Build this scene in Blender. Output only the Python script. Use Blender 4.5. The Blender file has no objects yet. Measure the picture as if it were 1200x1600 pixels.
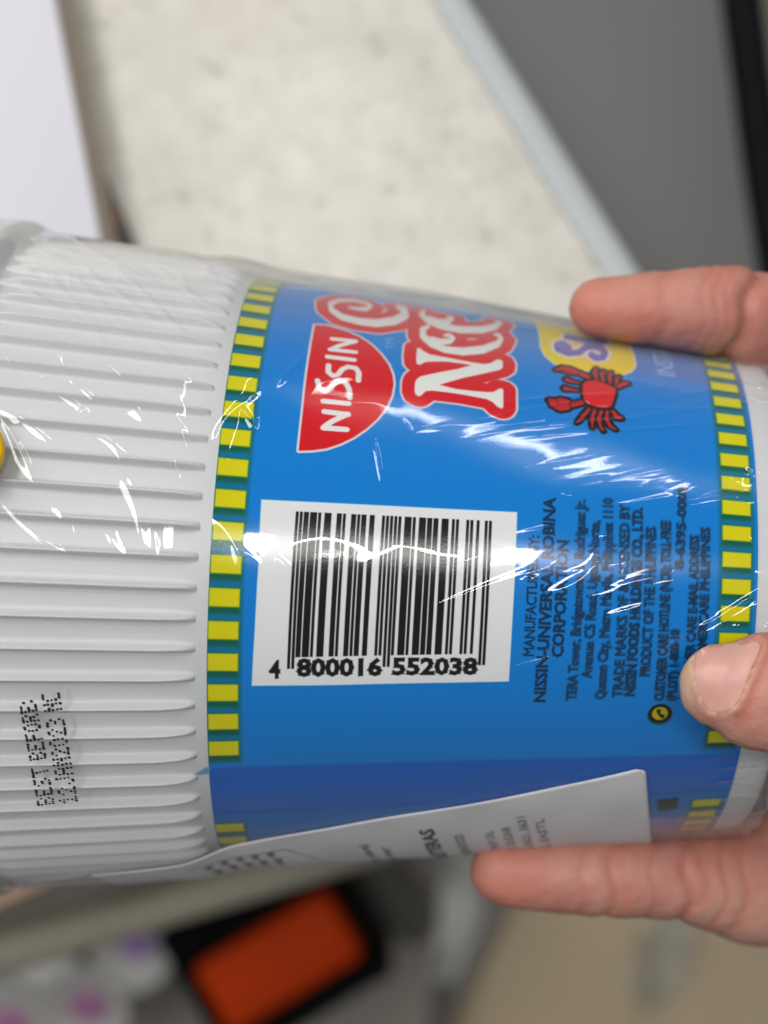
import bpy, bmesh, math, random
import numpy as np
from mathutils import Matrix, Vector
from mathutils.bvhtree import BVHTree

# ------------------------------------------------------------------ camera, light, exposure
SC = bpy.context.scene
COL = SC.collection
CAM_Z = 0.30            # camera height above the counter top (metres)
FPX = 2400.0            # focal length in photograph pixels (1200 x 1600)
cam_d = bpy.data.cameras.new('camera')
cam = bpy.data.objects.new('camera', cam_d)
COL.objects.link(cam)
cam.location = (0, 0, CAM_Z)
cam_d.sensor_fit = 'VERTICAL'
cam_d.sensor_height = 36.0
cam_d.lens = 54.0
cam_d.clip_start = 0.01
cam_d.clip_end = 50
cam_d.dof.use_dof = True
cam_d.dof.focus_distance = 0.181
cam_d.dof.aperture_fstop = 11.5
SC.camera = cam

W = bpy.data.worlds.new('World')
SC.world = W
W.use_nodes = True
bg = W.node_tree.nodes['Background']
bg.inputs['Color'].default_value = (0.94, 0.97, 1.02, 1)
bg.inputs['Strength'].default_value = 0.19


def area(name, loc, aim, sx, sy, power, col=(1, 1, 1)):
    d = bpy.data.lights.new(name, 'AREA')
    d.shape = 'RECTANGLE'
    d.size, d.size_y = sx, sy
    d.energy = power
    d.color = col
    o = bpy.data.objects.new(name, d)
    COL.objects.link(o)
    o.location = loc
    if aim is not None:                     # otherwise flat against the ceiling, facing down
        o.rotation_euler = (Vector(aim) - Vector(loc)).to_track_quat('-Z', 'Y').to_euler()
    return o


# two fluorescent tubes on the shop ceiling, then two added fills for brightness
area('tube_or_fill', (0.42, 0.40, 2.2), None, 0.60, 0.26, 15, (1, 0.985, 0.95))
area('tube_or_fill', (1.22, 5.3, 2.2), None, 0.14, 6.2, 68, (1, 0.985, 0.95))
area('tube_or_fill', (-0.72, 1.1, 2.2), None, 0.40, 2.6, 58, (1, 0.985, 0.95))  # added fill, set where the cup does not mirror it
area('room_fill', (-2.3, 1.9, 1.7), (0, 0, 0.1), 2.0, 1.6, 46, (1, 0.98, 0.95))  # added soft fill out of view, standing in for room light

SC.view_settings.view_transform = 'Standard'
SC.view_settings.look = 'None'
SC.view_settings.exposure = -0.45
SC.view_settings.gamma = 1.0
SC.cycles.max_bounces = 10
SC.cycles.transparent_max_bounces = 24
SC.cycles.caustics_reflective = False
SC.cycles.caustics_refractive = False
SC.cycles.use_denoising = True

rng = np.random.default_rng(7)
random.seed(7)

# ------------------------------------------------------------------ the cup's frame
S1 = 0.041
DIST = 5.342 * S1
A_T, A_P = -.045, .029
AX = np.array([math.cos(A_T) * math.cos(A_P), math.sin(A_T) * math.cos(A_P), math.sin(A_P)])
UP = np.array([-math.sin(A_T), math.cos(A_T), 0.0])
N0 = np.cross(AX, UP)
P0 = np.array([0, -.216 * S1, CAM_Z - DIST])
CAMP = np.array([0, 0, CAM_Z])
SL0, SL1 = -.468 * S1, 1.115 * S1          # where the label starts and ends along the axis
R0, R1 = S1, .822 * S1
KR = (R1 - R0) / (SL1 - SL0)
SB = 0.0503                                 # base of the cup
RM = 37.4                                   # mean label radius, mm


def rad(s):
    return R0 + KR * (s - SL0)


def at(px, py, depth):
    """photograph pixel at a distance below the camera -> world point"""
    return np.array([(px - 600) / FPX * depth, (800 - py) / FPX * depth, CAM_Z - depth])


def on_cup(p, off=0.0):
    """photograph pixels -> (s, phi) on the cup's cone"""
    p = np.asarray(p, float).reshape(-1, 2)
    d = np.stack([(p[:, 0] - 600) / FPX, (800 - p[:, 1]) / FPX, -np.ones(len(p))], 1)
    o = CAMP - P0
    oa, ou, on = o @ AX, o @ UP, o @ N0
    da, du, dn = d @ AX, d @ UP, d @ N0
    r0 = rad(0) + off + KR * oa
    A = du * du + dn * dn - (KR * da) ** 2
    B = 2 * (ou * du + on * dn - r0 * KR * da)
    Cc = ou * ou + on * on - r0 * r0
    disc = np.maximum(B * B - 4 * A * Cc, 0)
    t = (-B - np.sqrt(disc)) / (2 * A)
    return oa + t * da, np.arctan2(ou + t * du, on + t * dn)


def loc(s, phi, r):
    """cup coordinates -> the cup's local space (z up from base to rim)"""
    s, phi, r = np.broadcast_arrays(s, phi, r)
    return np.stack([r * np.cos(phi), r * np.sin(phi), SB - s], -1)


# ------------------------------------------------------------------ helpers
def nodes(name):
    m = bpy.data.materials.new(name)
    m.use_nodes = True
    nt = m.node_tree
    return m, nt, nt.nodes['Principled BSDF']


def sr(*c):
    return tuple(((x / 12.92) if x <= .04045 else ((x + .055) / 1.055) ** 2.4) for x in c) + (1,)


def plain(name, col, rough=.5, var=.06, scale=60, bump=0.0, spec=.5, metal=0.0):
    m, nt, b = nodes(name)
    tc = nt.nodes.new('ShaderNodeTexCoord')
    n = nt.nodes.new('ShaderNodeTexNoise')
    n.inputs['Scale'].default_value = scale
    n.inputs['Detail'].default_value = 5
    nt.links.new(tc.outputs['Object'], n.inputs['Vector'])
    mx = nt.nodes.new('ShaderNodeMixRGB')
    mx.inputs[1].default_value = tuple(c * (1 - var) for c in col[:3]) + (1,)
    mx.inputs[2].default_value = tuple(min(1, c * (1 + var)) for c in col[:3]) + (1,)
    nt.links.new(n.outputs['Fac'], mx.inputs[0])
    nt.links.new(mx.outputs[0], b.inputs['Base Color'])
    b.inputs['Roughness'].default_value = rough
    b.inputs['Specular IOR Level'].default_value = spec
    b.inputs['Metallic'].default_value = metal
    if bump:
        bp = nt.nodes.new('ShaderNodeBump')
        bp.inputs['Strength'].default_value = bump
        bp.inputs['Distance'].default_value = .0005
        nt.links.new(n.outputs['Fac'], bp.inputs['Height'])
        nt.links.new(bp.outputs[0], b.inputs['Normal'])
    return m


def mesh_obj(name, verts, faces, mat, parent=None, smooth=True):
    me = bpy.data.meshes.new(name)
    v = np.asarray(verts, np.float32).reshape(-1, 3)
    if isinstance(faces, np.ndarray):
        k = faces.shape[1]
        me.vertices.add(len(v))
        me.vertices.foreach_set('co', v.ravel())
        me.loops.add(faces.size)
        me.loops.foreach_set('vertex_index', faces.astype(np.int32).ravel())
        me.polygons.add(len(faces))
        me.polygons.foreach_set('loop_start', np.arange(0, faces.size, k, dtype=np.int32))
        me.update(calc_edges=True)
        me.validate()
    else:
        me.from_pydata([tuple(map(float, p)) for p in v], [], faces)
    if mat is not None:
        me.materials.append(mat)
    if smooth:
        me.polygons.foreach_set('use_smooth', np.ones(len(me.polygons), bool))
    o = bpy.data.objects.new(name, me)
    COL.objects.link(o)
    if parent:
        o.parent = parent
    return o


def tag(o, label, cat, group=None, kind=None):
    o['label'] = label
    o['category'] = cat
    if group:
        o['group'] = group
    if kind:
        o['kind'] = kind
    return o


def empty(name, mat):
    o = bpy.data.objects.new(name, None)
    o.empty_display_size = .02
    COL.objects.link(o)
    o.matrix_world = mat if isinstance(mat, Matrix) else Matrix.Translation(mat)
    return o


def grid_faces(n, m, wrap=False):
    i, j = np.meshgrid(np.arange(n - 1), np.arange(m if wrap else m - 1), indexing='ij')
    j2 = (j + 1) % m
    return np.stack([i * m + j, i * m + j2, (i + 1) * m + j2, (i + 1) * m + j], -1).reshape(-1, 4)


def rounded_prism(name, poly, z0, z1, mat, parent=None, bevel=.002, segs=3, smooth=True):
    """polygon (world xy) extruded between two heights with bevelled edges; local coords relative to parent origin"""
    off = Vector(parent.matrix_world.translation) if parent else Vector((0, 0, 0))
    bm = bmesh.new()
    vs = [bm.verts.new((p[0] - off.x, p[1] - off.y, z0 - off.z)) for p in poly]
    f = bm.faces.new(vs)
    if f.normal.z > 0:
        f.normal_flip()
    ex = bmesh.ops.extrude_face_region(bm, geom=[f])
    for v in [g for g in ex['geom'] if isinstance(g, bmesh.types.BMVert)]:
        v.co.z = z1 - off.z
    bmesh.ops.recalc_face_normals(bm, faces=bm.faces[:])
    if bevel:
        bmesh.ops.bevel(bm, geom=bm.edges[:], offset=bevel, segments=segs, affect='EDGES', profile=.5)
    me = bpy.data.meshes.new(name)
    bm.to_mesh(me)
    bm.free()
    me.materials.append(mat)
    if smooth:
        me.polygons.foreach_set('use_smooth', np.ones(len(me.polygons), bool))
        try:
            me.set_sharp_from_angle(angle=math.radians(35))
        except Exception:
            pass
    o = bpy.data.objects.new(name, me)
    COL.objects.link(o)
    if parent:
        o.parent = parent
    return o


def smoothstep(a, b, x):
    t = np.clip((x - a) / (b - a), 0, 1)
    return t * t * (3 - 2 * t)


# ------------------------------------------------------------------ flat print: a small rasteriser
class Print:
    """ink laid on a sheet measured in millimetres; x0..x1 across, y0..y1 down"""

    def __init__(self, x0, x1, y0, y1, res, col):
        self.x0, self.y0, self.res = x0, y0, res
        self.w, self.h = int(round((x1 - x0) * res)), int(round((y1 - y0) * res))
        self.img = np.empty((self.h, self.w, 3), np.float32)
        self.img[:] = col

    def window(self, xa, xb, ya, yb):
        i0 = max(0, int((xa - self.x0) * self.res) - 2)
        i1 = min(self.w, int((xb - self.x0) * self.res) + 3)
        j0 = max(0, int((ya - self.y0) * self.res) - 2)
        j1 = min(self.h, int((yb - self.y0) * self.res) + 3)
        if i1 <= i0 or j1 <= j0:
            return None
        X = self.x0 + (np.arange(i0, i1) + .5) / self.res
        Y = self.y0 + (np.arange(j0, j1) + .5) / self.res
        return (j0, j1, i0, i1), X[None, :], Y[:, None]

    def ink(self, win, d, col, soft=.04, alpha=1.0):
        j0, j1, i0, i1 = win
        a = np.clip(.5 - d / (2 * max(soft, .5 / self.res)), 0, 1)[..., None] * alpha
        self.img[j0:j1, i0:i1] = self.img[j0:j1, i0:i1] * (1 - a) + np.array(col, np.float32) * a

    @staticmethod
    def sd_poly(X, Y, P):
        d = np.full(np.broadcast(X, Y).shape, 1e9)
        inside = np.zeros(d.shape, bool)
        n = len(P)
        for k in range(n):
            (ax, ay), (bx, by) = P[k], P[(k + 1) % n]
            ex, ey = bx - ax, by - ay
            wx, wy = X - ax, Y - ay
            t = np.clip((wx * ex + wy * ey) / (ex * ex + ey * ey + 1e-12), 0, 1)
            d = np.minimum(d, (wx - ex * t) ** 2 + (wy - ey * t) ** 2)
            c = ((ay <= Y) & (by > Y)) | ((by <= Y) & (ay > Y))
            if abs(ey) > 1e-12:
                inside ^= c & (X < ax + ex * (Y - ay) / ey)
        d = np.sqrt(d)
        return np.where(inside, -d, d)

    @staticmethod
    def sd_stroke(X, Y, P, R):
        d = np.full(np.broadcast(X, Y).shape, 1e9)
        for k in range(len(P) - 1):
            (ax, ay), (bx, by) = P[k], P[k + 1]
            ex, ey = bx - ax, by - ay
            wx, wy = X - ax, Y - ay
            t = np.clip((wx * ex + wy * ey) / (ex * ex + ey * ey + 1e-12), 0, 1)
            d = np.minimum(d, np.hypot(wx - ex * t, wy - ey * t) - (R[k] + (R[k + 1] - R[k]) * t))
        return d

    def poly(self, P, col, grow=0., soft=.04, alpha=1.0):
        P = np.asarray(P)
        w = self.window(P[:, 0].min() - grow - soft, P[:, 0].max() + grow + soft, P[:, 1].min() - grow - soft, P[:, 1].max() + grow + soft)
        if w:
            self.ink(w[0], self.sd_poly(w[1], w[2], P) - grow, col, soft, alpha)

    def shapes(self, items, layers):
        """items: ('p', pts) or ('s', pts, radii); layers: (grow, colour, soft) from the outside in"""
        allp = np.concatenate([np.asarray(i[1]) for i in items])
        g = max(l[0] for l in layers) + 1.2
        w = self.window(allp[:, 0].min() - g, allp[:, 0].max() + g, allp[:, 1].min() - g, allp[:, 1].max() + g)
        if not w:
            return
        d = np.full(np.broadcast(w[1], w[2]).shape, 1e9)
        for i in items:
            d = np.minimum(d, self.sd_poly(w[1], w[2], i[1]) if i[0] == 'p' else self.sd_stroke(w[1], w[2], i[1], i[2]))
        for grow, col, soft in layers:
            self.ink(w[0], d - grow, col, soft)

    def tris(self, T, col, soft=0, alpha=1.0, grow=0.):
        """filled triangles (n,3,2) in sheet mm, as one inked area"""
        lo, hi = T.reshape(-1, 2).min(0), T.reshape(-1, 2).max(0)
        w = self.window(lo[0] - .3, hi[0] + .3, lo[1] - .3, hi[1] + .3)
        if not w:
            return
        (j0, j1, i0, i1), X, Y = w
        acc = np.zeros((j1 - j0, i1 - i0), np.float32)
        q = (T - np.array([self.x0, self.y0])) * self.res - np.array([i0 + .5, j0 + .5])
        for t in q:
            ar = (t[1, 0] - t[0, 0]) * (t[2, 1] - t[0, 1]) - (t[1, 1] - t[0, 1]) * (t[2, 0] - t[0, 0])
            if abs(ar) < 1e-9:
                continue
            if ar < 0:
                t = t[::-1]
            a0, b0 = max(0, int(t[:, 0].min()) - 1), min(acc.shape[1], int(t[:, 0].max()) + 3)
            a1, b1 = max(0, int(t[:, 1].min()) - 1), min(acc.shape[0], int(t[:, 1].max()) + 3)
            if b0 <= a0 or b1 <= a1:
                continue
            x = np.arange(a0, b0)[None, :]
            y = np.arange(a1, b1)[:, None]
            c = 1.0
            for k in range(3):
                ax, ay = t[k]
                bx, by = t[(k + 1) % 3]
                L = math.hypot(bx - ax, by - ay) + 1e-9
                c = c * np.clip(((bx - ax) * (y - ay) - (by - ay) * (x - ax)) / L + .5 + grow * self.res, 0, 1)
            acc[a1:b1, a0:b0] += c
        acc = np.clip(acc, 0, 1)
        for _ in range(int(soft)):
            p = np.pad(acc, 1, mode='edge')
            acc = (p[:-2, 1:-1] + p[2:, 1:-1] + p[1:-1, :-2] + p[1:-1, 2:] + 2 * acc) / 6
        a = acc[..., None] * alpha
        self.img[j0:j1, i0:i1] = self.img[j0:j1, i0:i1] * (1 - a) + np.array(col, np.float32) * a

    def image(self, name):
        im = bpy.data.images.new(name, self.w, self.h, alpha=False)
        px = np.ones((self.h, self.w, 4), np.float32)
        px[..., :3] = np.clip(self.img, 0, 1)
        im.pixels.foreach_set(px.ravel())
        im.update()
        im.pack()
        return im


_txt = {}


def text_tris(s, bold=0.0):
    """letters as triangles, baseline at 0, capital height 1, plus advance width"""
    if (s, bold) in _txt:
        return _txt[(s, bold)]
    c = bpy.data.curves.new('letters', 'FONT')
    c.body = s
    c.size = 1
    c.offset = bold
    c.resolution_u = 2
    c.fill_mode = 'FRONT'
    o = bpy.data.objects.new('letters', c)
    COL.objects.link(o)
    me = o.to_mesh()
    me.calc_loop_triangles()
    co = np.array([v.co[:2] for v in me.vertices], float).reshape(-1, 2)
    t = np.array([lt.vertices[:] for lt in me.loop_triangles], int).reshape(-1, 3)
    T = co[t]
    o.to_mesh_clear()
    bpy.data.objects.remove(o)
    bpy.data.curves.remove(c)
    cap = .73
    T = T / cap
    x0, x1 = T[..., 0].min(), T[..., 0].max()
    T[..., 0] = (T[..., 0] - x0) / (x1 - x0)
    _txt[(s, bold)] = T
    return T


def text_on(pr, s, a, b, height, col, bold=0., soft=0, alpha=1., grow=0., side=1):
    """set a line of text from sheet point a to b (baseline), letters standing `height` mm to the left of a->b"""
    T = text_tris(s, bold)
    a, b = np.array(a, float), np.array(b, float)
    e = b - a
    n = np.array([-e[1], e[0]]) / np.linalg.norm(e) * side
    q = a + T[..., :1] * e + T[..., 1:] * n * height
    pr.tris(q, col, soft, alpha, grow)


# ------------------------------------------------------------------ surroundings
def speckled_counter():
    m, nt, b = nodes('speckled_stone')
    N, Lk = nt.nodes.new, nt.links.new
    tc = N('ShaderNodeTexCoord')

    def noise(scale, detail=4, rough=.55):
        n = N('ShaderNodeTexNoise')
        n.inputs['Scale'].default_value = scale
        n.inputs['Detail'].default_value = detail
        n.inputs['Roughness'].default_value = rough
        Lk(tc.outputs['Object'], n.inputs['Vector'])
        return n

    def ramp(src, p0, c0, p1, c1):
        r = N('ShaderNodeValToRGB')
        r.color_ramp.elements[0].position, r.color_ramp.elements[0].color = p0, c0
        r.color_ramp.elements[1].position, r.color_ramp.elements[1].color = p1, c1
        Lk(src, r.inputs[0])
        return r

    def mix(f, a, c):
        x = N('ShaderNodeMixRGB')
        Lk(f, x.inputs[0])
        for k, v in ((1, a), (2, c)):
            if isinstance(v, tuple):
                x.inputs[k].default_value = v
            else:
                Lk(v, x.inputs[k])
        return x
    big = ramp(noise(130, 4).outputs['Fac'], .36, sr(.82, .805, .762), .66, sr(.875, .862, .825))
    warm = ramp(noise(14, 2).outputs['Fac'], .52, (0, 0, 0, 1), .75, (.16, .16, .16, 1))
    c1 = mix(warm.outputs[0], big.outputs[0], sr(.79, .72, .63))
    sp = ramp(noise(300, 3, .6).outputs['Fac'], .60, (0, 0, 0, 1), .74, (.55, .55, .55, 1))
    c2 = mix(sp.outputs[0], c1.outputs[0], sr(.55, .53, .47))
    sp2 = ramp(noise(240, 2, .5).outputs['Fac'], .63, (0, 0, 0, 1), .72, (.5, .5, .5, 1))
    c3 = mix(sp2.outputs[0], c2.outputs[0], sr(.52, .55, .46))
    lt = ramp(noise(240, 2, .5).outputs['Fac'], .28, (.25, .25, .25, 1), .38, (0, 0, 0, 1))
    c4 = mix(lt.outputs[0], c3.outputs[0], sr(.9, .89, .86))
    Lk(c4.outputs[0], b.inputs['Base Color'])
    b.inputs['Roughness'].default_value = .38
    return m


def build_surroundings():
    # floor well below the counter
    fz = -0.52
    g = 3.0
    floor = mesh_obj('floor', [(-g, -g, fz), (g, -g, fz), (g, g, fz), (-g, g, fz)], [(0, 1, 2, 3)],
                     plain('floor_vinyl', sr(.40, .385, .35), .6, .2, 9))
    floor['kind'] = 'structure'
    # counter: a slab whose right edge is rounded, its bluish reflection painted into the edging
    D = .30
    e0, e1 = at(365, -600, D)[:2], at(1413, 1077, D)[:2]      # right edge
    b0 = at(-900, 1540, D)[:2]
    ctr = empty('counter', Vector((-.05, .05, -.04)))
    tag(ctr, 'cream speckled stone counter top with a rounded edge painted with a blue-grey sheen', 'counter')
    d = (e1 - e0) / np.linalg.norm(e1 - e0)
    nr = np.array([d[1], -d[0]])
    nr = nr if nr[0] > 0 else -nr
    w = .0068
    stone = [e0 - nr * w, e1 - nr * w, b0, np.array([-.32, .35]), np.array([-.1, .40])]
    rounded_prism('counter_top', stone, -.03, 0, speckled_counter(), ctr, .0008, 2)
    # edging: bullnose profile swept along the edge
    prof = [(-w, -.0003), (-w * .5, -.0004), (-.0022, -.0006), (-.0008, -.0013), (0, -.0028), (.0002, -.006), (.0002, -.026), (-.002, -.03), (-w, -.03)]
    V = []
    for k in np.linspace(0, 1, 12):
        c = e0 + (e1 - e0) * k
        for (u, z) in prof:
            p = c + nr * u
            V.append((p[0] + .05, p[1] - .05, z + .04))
    edging = mesh_obj('edging', V, grid_faces(12, len(prof)), plain('edging_blue_sheen', sr(.72, .745, .752), .45, .05, 120), ctr)
    # grey panel beyond the counter
    zp = -.10
    dp = CAM_Z - zp
    pan = empty('panel', Vector(at(1000, 200, dp)))
    tag(pan, 'flat dark grey panel with black rubber edge beyond the counter edge', 'panel')
    P = [at(520, -500, dp)[:2], at(1062, -500, dp)[:2], at(1128, 0, dp)[:2], at(1160, 250, dp)[:2], at(1195, 480, dp)[:2], at(1260, 900, dp)[:2], at(900, 900, dp)[:2]]
    rounded_prism('panel_face', P, zp - .02, zp, plain('grey_plastic', sr(.40, .40, .40), .55, .03, 14, .1), pan, .001, 2)
    q = [np.array(at(x, y, dp)[:2]) for x, y in ((1062, -500), (1128, 0), (1160, 250), (1195, 480), (1260, 900))]
    V = []
    for p in q:
        for u, z in ((.0003, -.018), (.0003, .001), (.0018, .003), (.008, .0035), (.0105, .001), (.0108, -.018)):
            V.append((p[0] + u - pan.location.x, p[1] - pan.location.y, zp + z - pan.location.z))
    mesh_obj('rubber_edge', V, grid_faces(len(q), 6), plain('black_rubber', sr(.03, .034, .05), .75, .1, 80, 0, .15), pan)

    # white box on the counter, top left
    top = .019
    dt = CAM_Z - top
    box = empty('white_box', Vector((-.08, .09, 0)))
    tag(box, 'low white box with tan cardboard sides lying on the counter behind the cup', 'box')
    c0, c1 = at(85, -30, dt)[:2], at(167, 400, dt)[:2]
    dd = (c1 - c0) / np.linalg.norm(c1 - c0)
    ln = np.array([-dd[1], dd[0]])
    ln = ln if ln[0] < 0 else -ln
    far, near = c0 - dd * .07, c1 + dd * .03
    Bp = [far, near, near + ln * .12, far + ln * .12]
    rounded_prism('carton_side', Bp, .0006, top - .0022, plain('tan_card', sr(.74, .68, .62), .7, .06, 90, .1), box, .0006, 2)
    L2 = [p for p in Bp]
    rounded_prism('lid_sheet', [far + ln * .0006, near + ln * .0006, near + ln * .119, far + ln * .119], top - .002, top, plain('white_card', sr(.865, .86, .895), .55, .015, 40), box, .0005, 2)
    # a slip of paper sticking out from under that box
    cz = .0012
    dcz = CAM_Z - cz
    cd = empty('paper_slip', Vector(at(185, 330, dcz)))
    tag(cd, 'small dark grey slip with a reddish mark sticking out beside the white box', 'slip')
    rounded_prism('slip_sheet', [at(152, 245, dcz)[:2], at(176, 300, dcz)[:2], at(214, 385, dcz)[:2], at(172, 388, dcz)[:2]], .0006, cz, plain('slip_grey', sr(.40, .40, .38), .6, .2, 200), cd, .0002, 1)
    rounded_prism('red_mark', [at(178, 322, dcz)[:2], at(186, 330, dcz)[:2], at(190, 352, dcz)[:2], at(182, 350, dcz)[:2]], cz + .0001, cz + .0003, plain('slip_red', sr(.72, .45, .38), .6, .1, 200), cd, 0, 1)

    # below the counter's near edge: a cabinet rail and goods on a low shelf
    def strip(name, a, b, width_px, depth, thick, mat, parent=None, bevel=.002):
        a3, b3 = at(*a, depth)[:2], at(*b, depth)[:2]
        d_ = (b3 - a3) / np.linalg.norm(b3 - a3)
        n_ = np.array([-d_[1], d_[0]]) * width_px / FPX * depth / 2
        z = CAM_Z - depth
        return rounded_prism(name, [a3 - n_, b3 - n_, b3 + n_, a3 + n_], z - thick, z, mat, parent, bevel)
    rail = empty('cabinet_rail', Vector(at(250, 1430, .40)))
    tag(rail, 'cabinet rail with its side shade painted taupe and a paler lip running below the counter edge', 'rail')
    strip('rail_back', (-160, 1452), (620, 1306), 92, .405, .245, plain('rail_side_shade', sr(.40, .375, .34), .5, .08, 30), rail, .003)  # darker taupe paints in the side shading of the cabinet front
    strip('rail_lip', (-160, 1548), (640, 1310), 66, .395, .03, plain('rail_beige', sr(.60, .585, .52), .45, .06, 30), rail, .006)
    ledge = strip('wooden_ledge', (-60, 1432), (78, 1372), 26, .33, .08, plain('ledge_peach', sr(.78, .62, .52), .5, .08, 60), None, .003)
    tag(ledge, 'short peach-toned ledge peeking out under the bottom left of the cup', 'ledge')

    # lower shelf board
    dsh = .66
    zs = CAM_Z - dsh
    P = [at(-400, 1400, dsh)[:2], at(700, 1250, dsh)[:2], at(640, 2000, dsh)[:2], at(-400, 2000, dsh)[:2]]
    sh = rounded_prism('shelf_board', P, zs - .02, zs, plain('shelf_grey', sr(.50, .48, .45), .6, .12, 12), None, .002)
    tag(sh, 'grey shelf board low under the counter carrying the small pots', 'shelf')

    # small white pots with purple print
    def pot(px, py, rpx, depth, lab, tint):
        r = rpx / FPX * depth
        z = CAM_Z - depth
        p = at(px, py, depth)
        hgt = z - zs
        t = empty('dessert_pot', Vector((p[0], p[1], zs)))
        tag(t, lab, 'pot', 'small white pots on the low shelf')
        prof = [(0, .0005), (r * .72, .0005), (r * .78, .003), (r * .95, hgt - .004), (r * .95, hgt - .002)]
        n = 40
        an = np.linspace(0, 2 * np.pi, n, endpoint=False)
        V = np.array([[(q * math.cos(x), q * math.sin(x), h) for x in an] for q, h in prof]).reshape(-1, 3)
        mesh_obj('pot_wall', V, grid_faces(len(prof), n, True), M_WHITE, t)
        prof = [(r * .97, hgt - .0035), (r * 1.0, hgt - .003), (r * 1.0, hgt - .001), (r * .97, hgt), (r * .9, hgt - .0005), (r * .86, hgt - .0015), (0, hgt - .0015)]
        V = np.array([[(q * math.cos(x), q * math.sin(x), h) for x in an] for q, h in prof]).reshape(-1, 3)
        mesh_obj('pot_lid', V, grid_faces(len(prof), n, True), M_WHITE, t)
        prof = [(r * .45, hgt - .0012), (r * .25, hgt - .0011), (0, hgt - .0011)]
        V = np.array([[(q * math.cos(x) * 1.05 + r * .12, q * math.sin(x) * .8 + r * .15, h) for x in an] for q, h in prof]).reshape(-1, 3)
        mesh_obj('printed_emblem', V, grid_faces(len(prof), n, True), tint, t)
    M_WHITE = plain('pot_white', sr(.62, .615, .605), .5, .08, 60)
    pur = plain('emblem_purple', sr(.46, .36, .56), .5, .3, 160)
    mag = plain('emblem_magenta', sr(.55, .36, .50), .5, .3, 160)
    pot(205, 1487, 66, .60, 'small white pot with a violet emblem nearest the orange pack', pur)
    pot(128, 1585, 74, .60, 'small white pot with a magenta emblem at the bottom edge between two others', mag)
    pot(6, 1612, 72, .60, 'small white pot cut by the bottom left corner of the picture', mag)
    pot(60, 1488, 60, .605, 'plain looking white pot between the rail and the two purple ones', M_WHITE)

    # orange pack in a black tray
    dt2 = .54
    zt = CAM_Z - dt2
    tray = empty('black_tray', Vector(at(425, 1500, dt2 + .05)))
    tag(tray, 'black open tray under the counter holding an orange pack', 'tray')
    ca, sa = math.cos(math.radians(31)), math.sin(math.radians(31))
    cc = np.array(at(427, 1500, dt2)[:2])

    def rect(hw, hh, ox=0, oy=0):
        f = dt2 / FPX
        return [cc + np.array([((x + ox) * ca - (y + oy) * sa) * f, ((x + ox) * sa + (y + oy) * ca) * f]) for x, y in ((-hw, -hh), (hw, -hh), (hw, hh), (-hw, hh))]
    blk = plain('tray_black', sr(.02, .02, .022), .8, .1, 60, 0, .1)
    rounded_prism('tray_floor', rect(150, 108), zt - .05, zt - .046, blk, tray, .001)
    for nm, (hw, hh, ox, oy) in (('tray_wall', (150, 35, 0, 87)), ('tray_wall', (150, 22, 0, -100)), ('tray_wall', (10, 81, -140, 0)), ('tray_wall', (10, 81, 140, 0))):
        rounded_prism(nm, rect(hw, hh, ox, oy), zt - .0455, zt - .004, blk, tray, .0025)
    pk = empty('orange_pack', Vector((cc[0], cc[1], zt - .045)))
    tag(pk, 'orange rectangular pack lying in the black tray', 'pack')
    rounded_prism('pack_body', rect(124, 62, 0, -12), zt - .045, zt - .003, plain('orange_card', sr(.72, .215, .0), .6, .12, 50, 0, .12), pk, .004, 4)
    rounded_prism('pack_flap', rect(120, 12, 0, -46), zt - .0028, zt - .0016, plain('orange_flap', sr(.68, .20, .0), .6, .1, 50, 0, .12), pk, .0005, 2)

    # right of the tray: a dark post, crumpled plastic and a cardboard carton
    post = strip('metal_post', (556, 1325), (668, 1470), 62, .62, .0405, plain('post_taupe', sr(.32, .305, .28), .5, .12, 30), None, .004)
    tag(post, 'dark taupe post beside the orange pack and its tray', 'post')
    bar = strip('grey_bar', (800, 1360), (655, 1660), 52, .72, .026, plain('bar_grey', sr(.50, .49, .46), .5, .1, 30), None, .004)
    tag(bar, 'slanting blue-grey bar below the lowest finger', 'bar')
    # cardboard carton
    dz = .74
    zc = CAM_Z - dz
    ct = rounded_prism('cardboard_carton', [at(700, 1420, dz)[:2], at(1500, 1330, dz)[:2], at(1560, 1900, dz)[:2], at(640, 1900, dz)[:2]], fz + .0005, zc, plain('carton_brown', sr(.73, .665, .55), .8, .2, 13, .3), None, .003)
    tag(ct, 'brown cardboard carton on the floor below the hand', 'carton')

    def crumple(name, pts_px, depth, amp, mat, lab, seed):
        r_ = np.random.default_rng(seed)
        n = 46
        u, v = np.meshgrid(np.linspace(-1, 1, n), np.linspace(-1, 1, n), indexing='ij')
        h = np.zeros_like(u)
        for _ in range(26):
            a = r_.uniform(0, np.pi)
            k = r_.uniform(1.2, 5)
            h += np.abs(np.sin(k * (u * np.cos(a) + v * np.sin(a)) + r_.uniform(0, 6))) / k
        h = (h - h.min()) / (h.max() - h.min())
        rr = np.sqrt(u ** 2 * .9 + v ** 2 * .9)
        h *= np.clip(1.15 - rr ** 3, 0.0, 1)
        (cx, cy), (hx, hy), ang = pts_px
        c_, s_ = math.cos(ang), math.sin(ang)
        base = CAM_Z - depth
        V = []
        for a_, b_, z in zip(u.ravel(), v.ravel(), h.ravel()):
            k = 1 - .18 * abs(a_ * b_)
            px, py = cx + (a_ * hx * c_ - b_ * hy * s_) * k, cy + (a_ * hx * s_ + b_ * hy * c_) * k
            p = at(px, py, depth)
            V.append((p[0], p[1], base + z * amp + .001))
        V = np.array(V)
        o = mesh_obj(name, V, grid_faces(n, n), mat)
        tag(o, lab, 'plastic bag')
        sol = o.modifiers.new('thickness', 'SOLIDIFY')
        sol.thickness = .0004
        return o
    bagm = plain('bag_white', sr(.84, .845, .83), .35, .1, 40)
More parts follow.
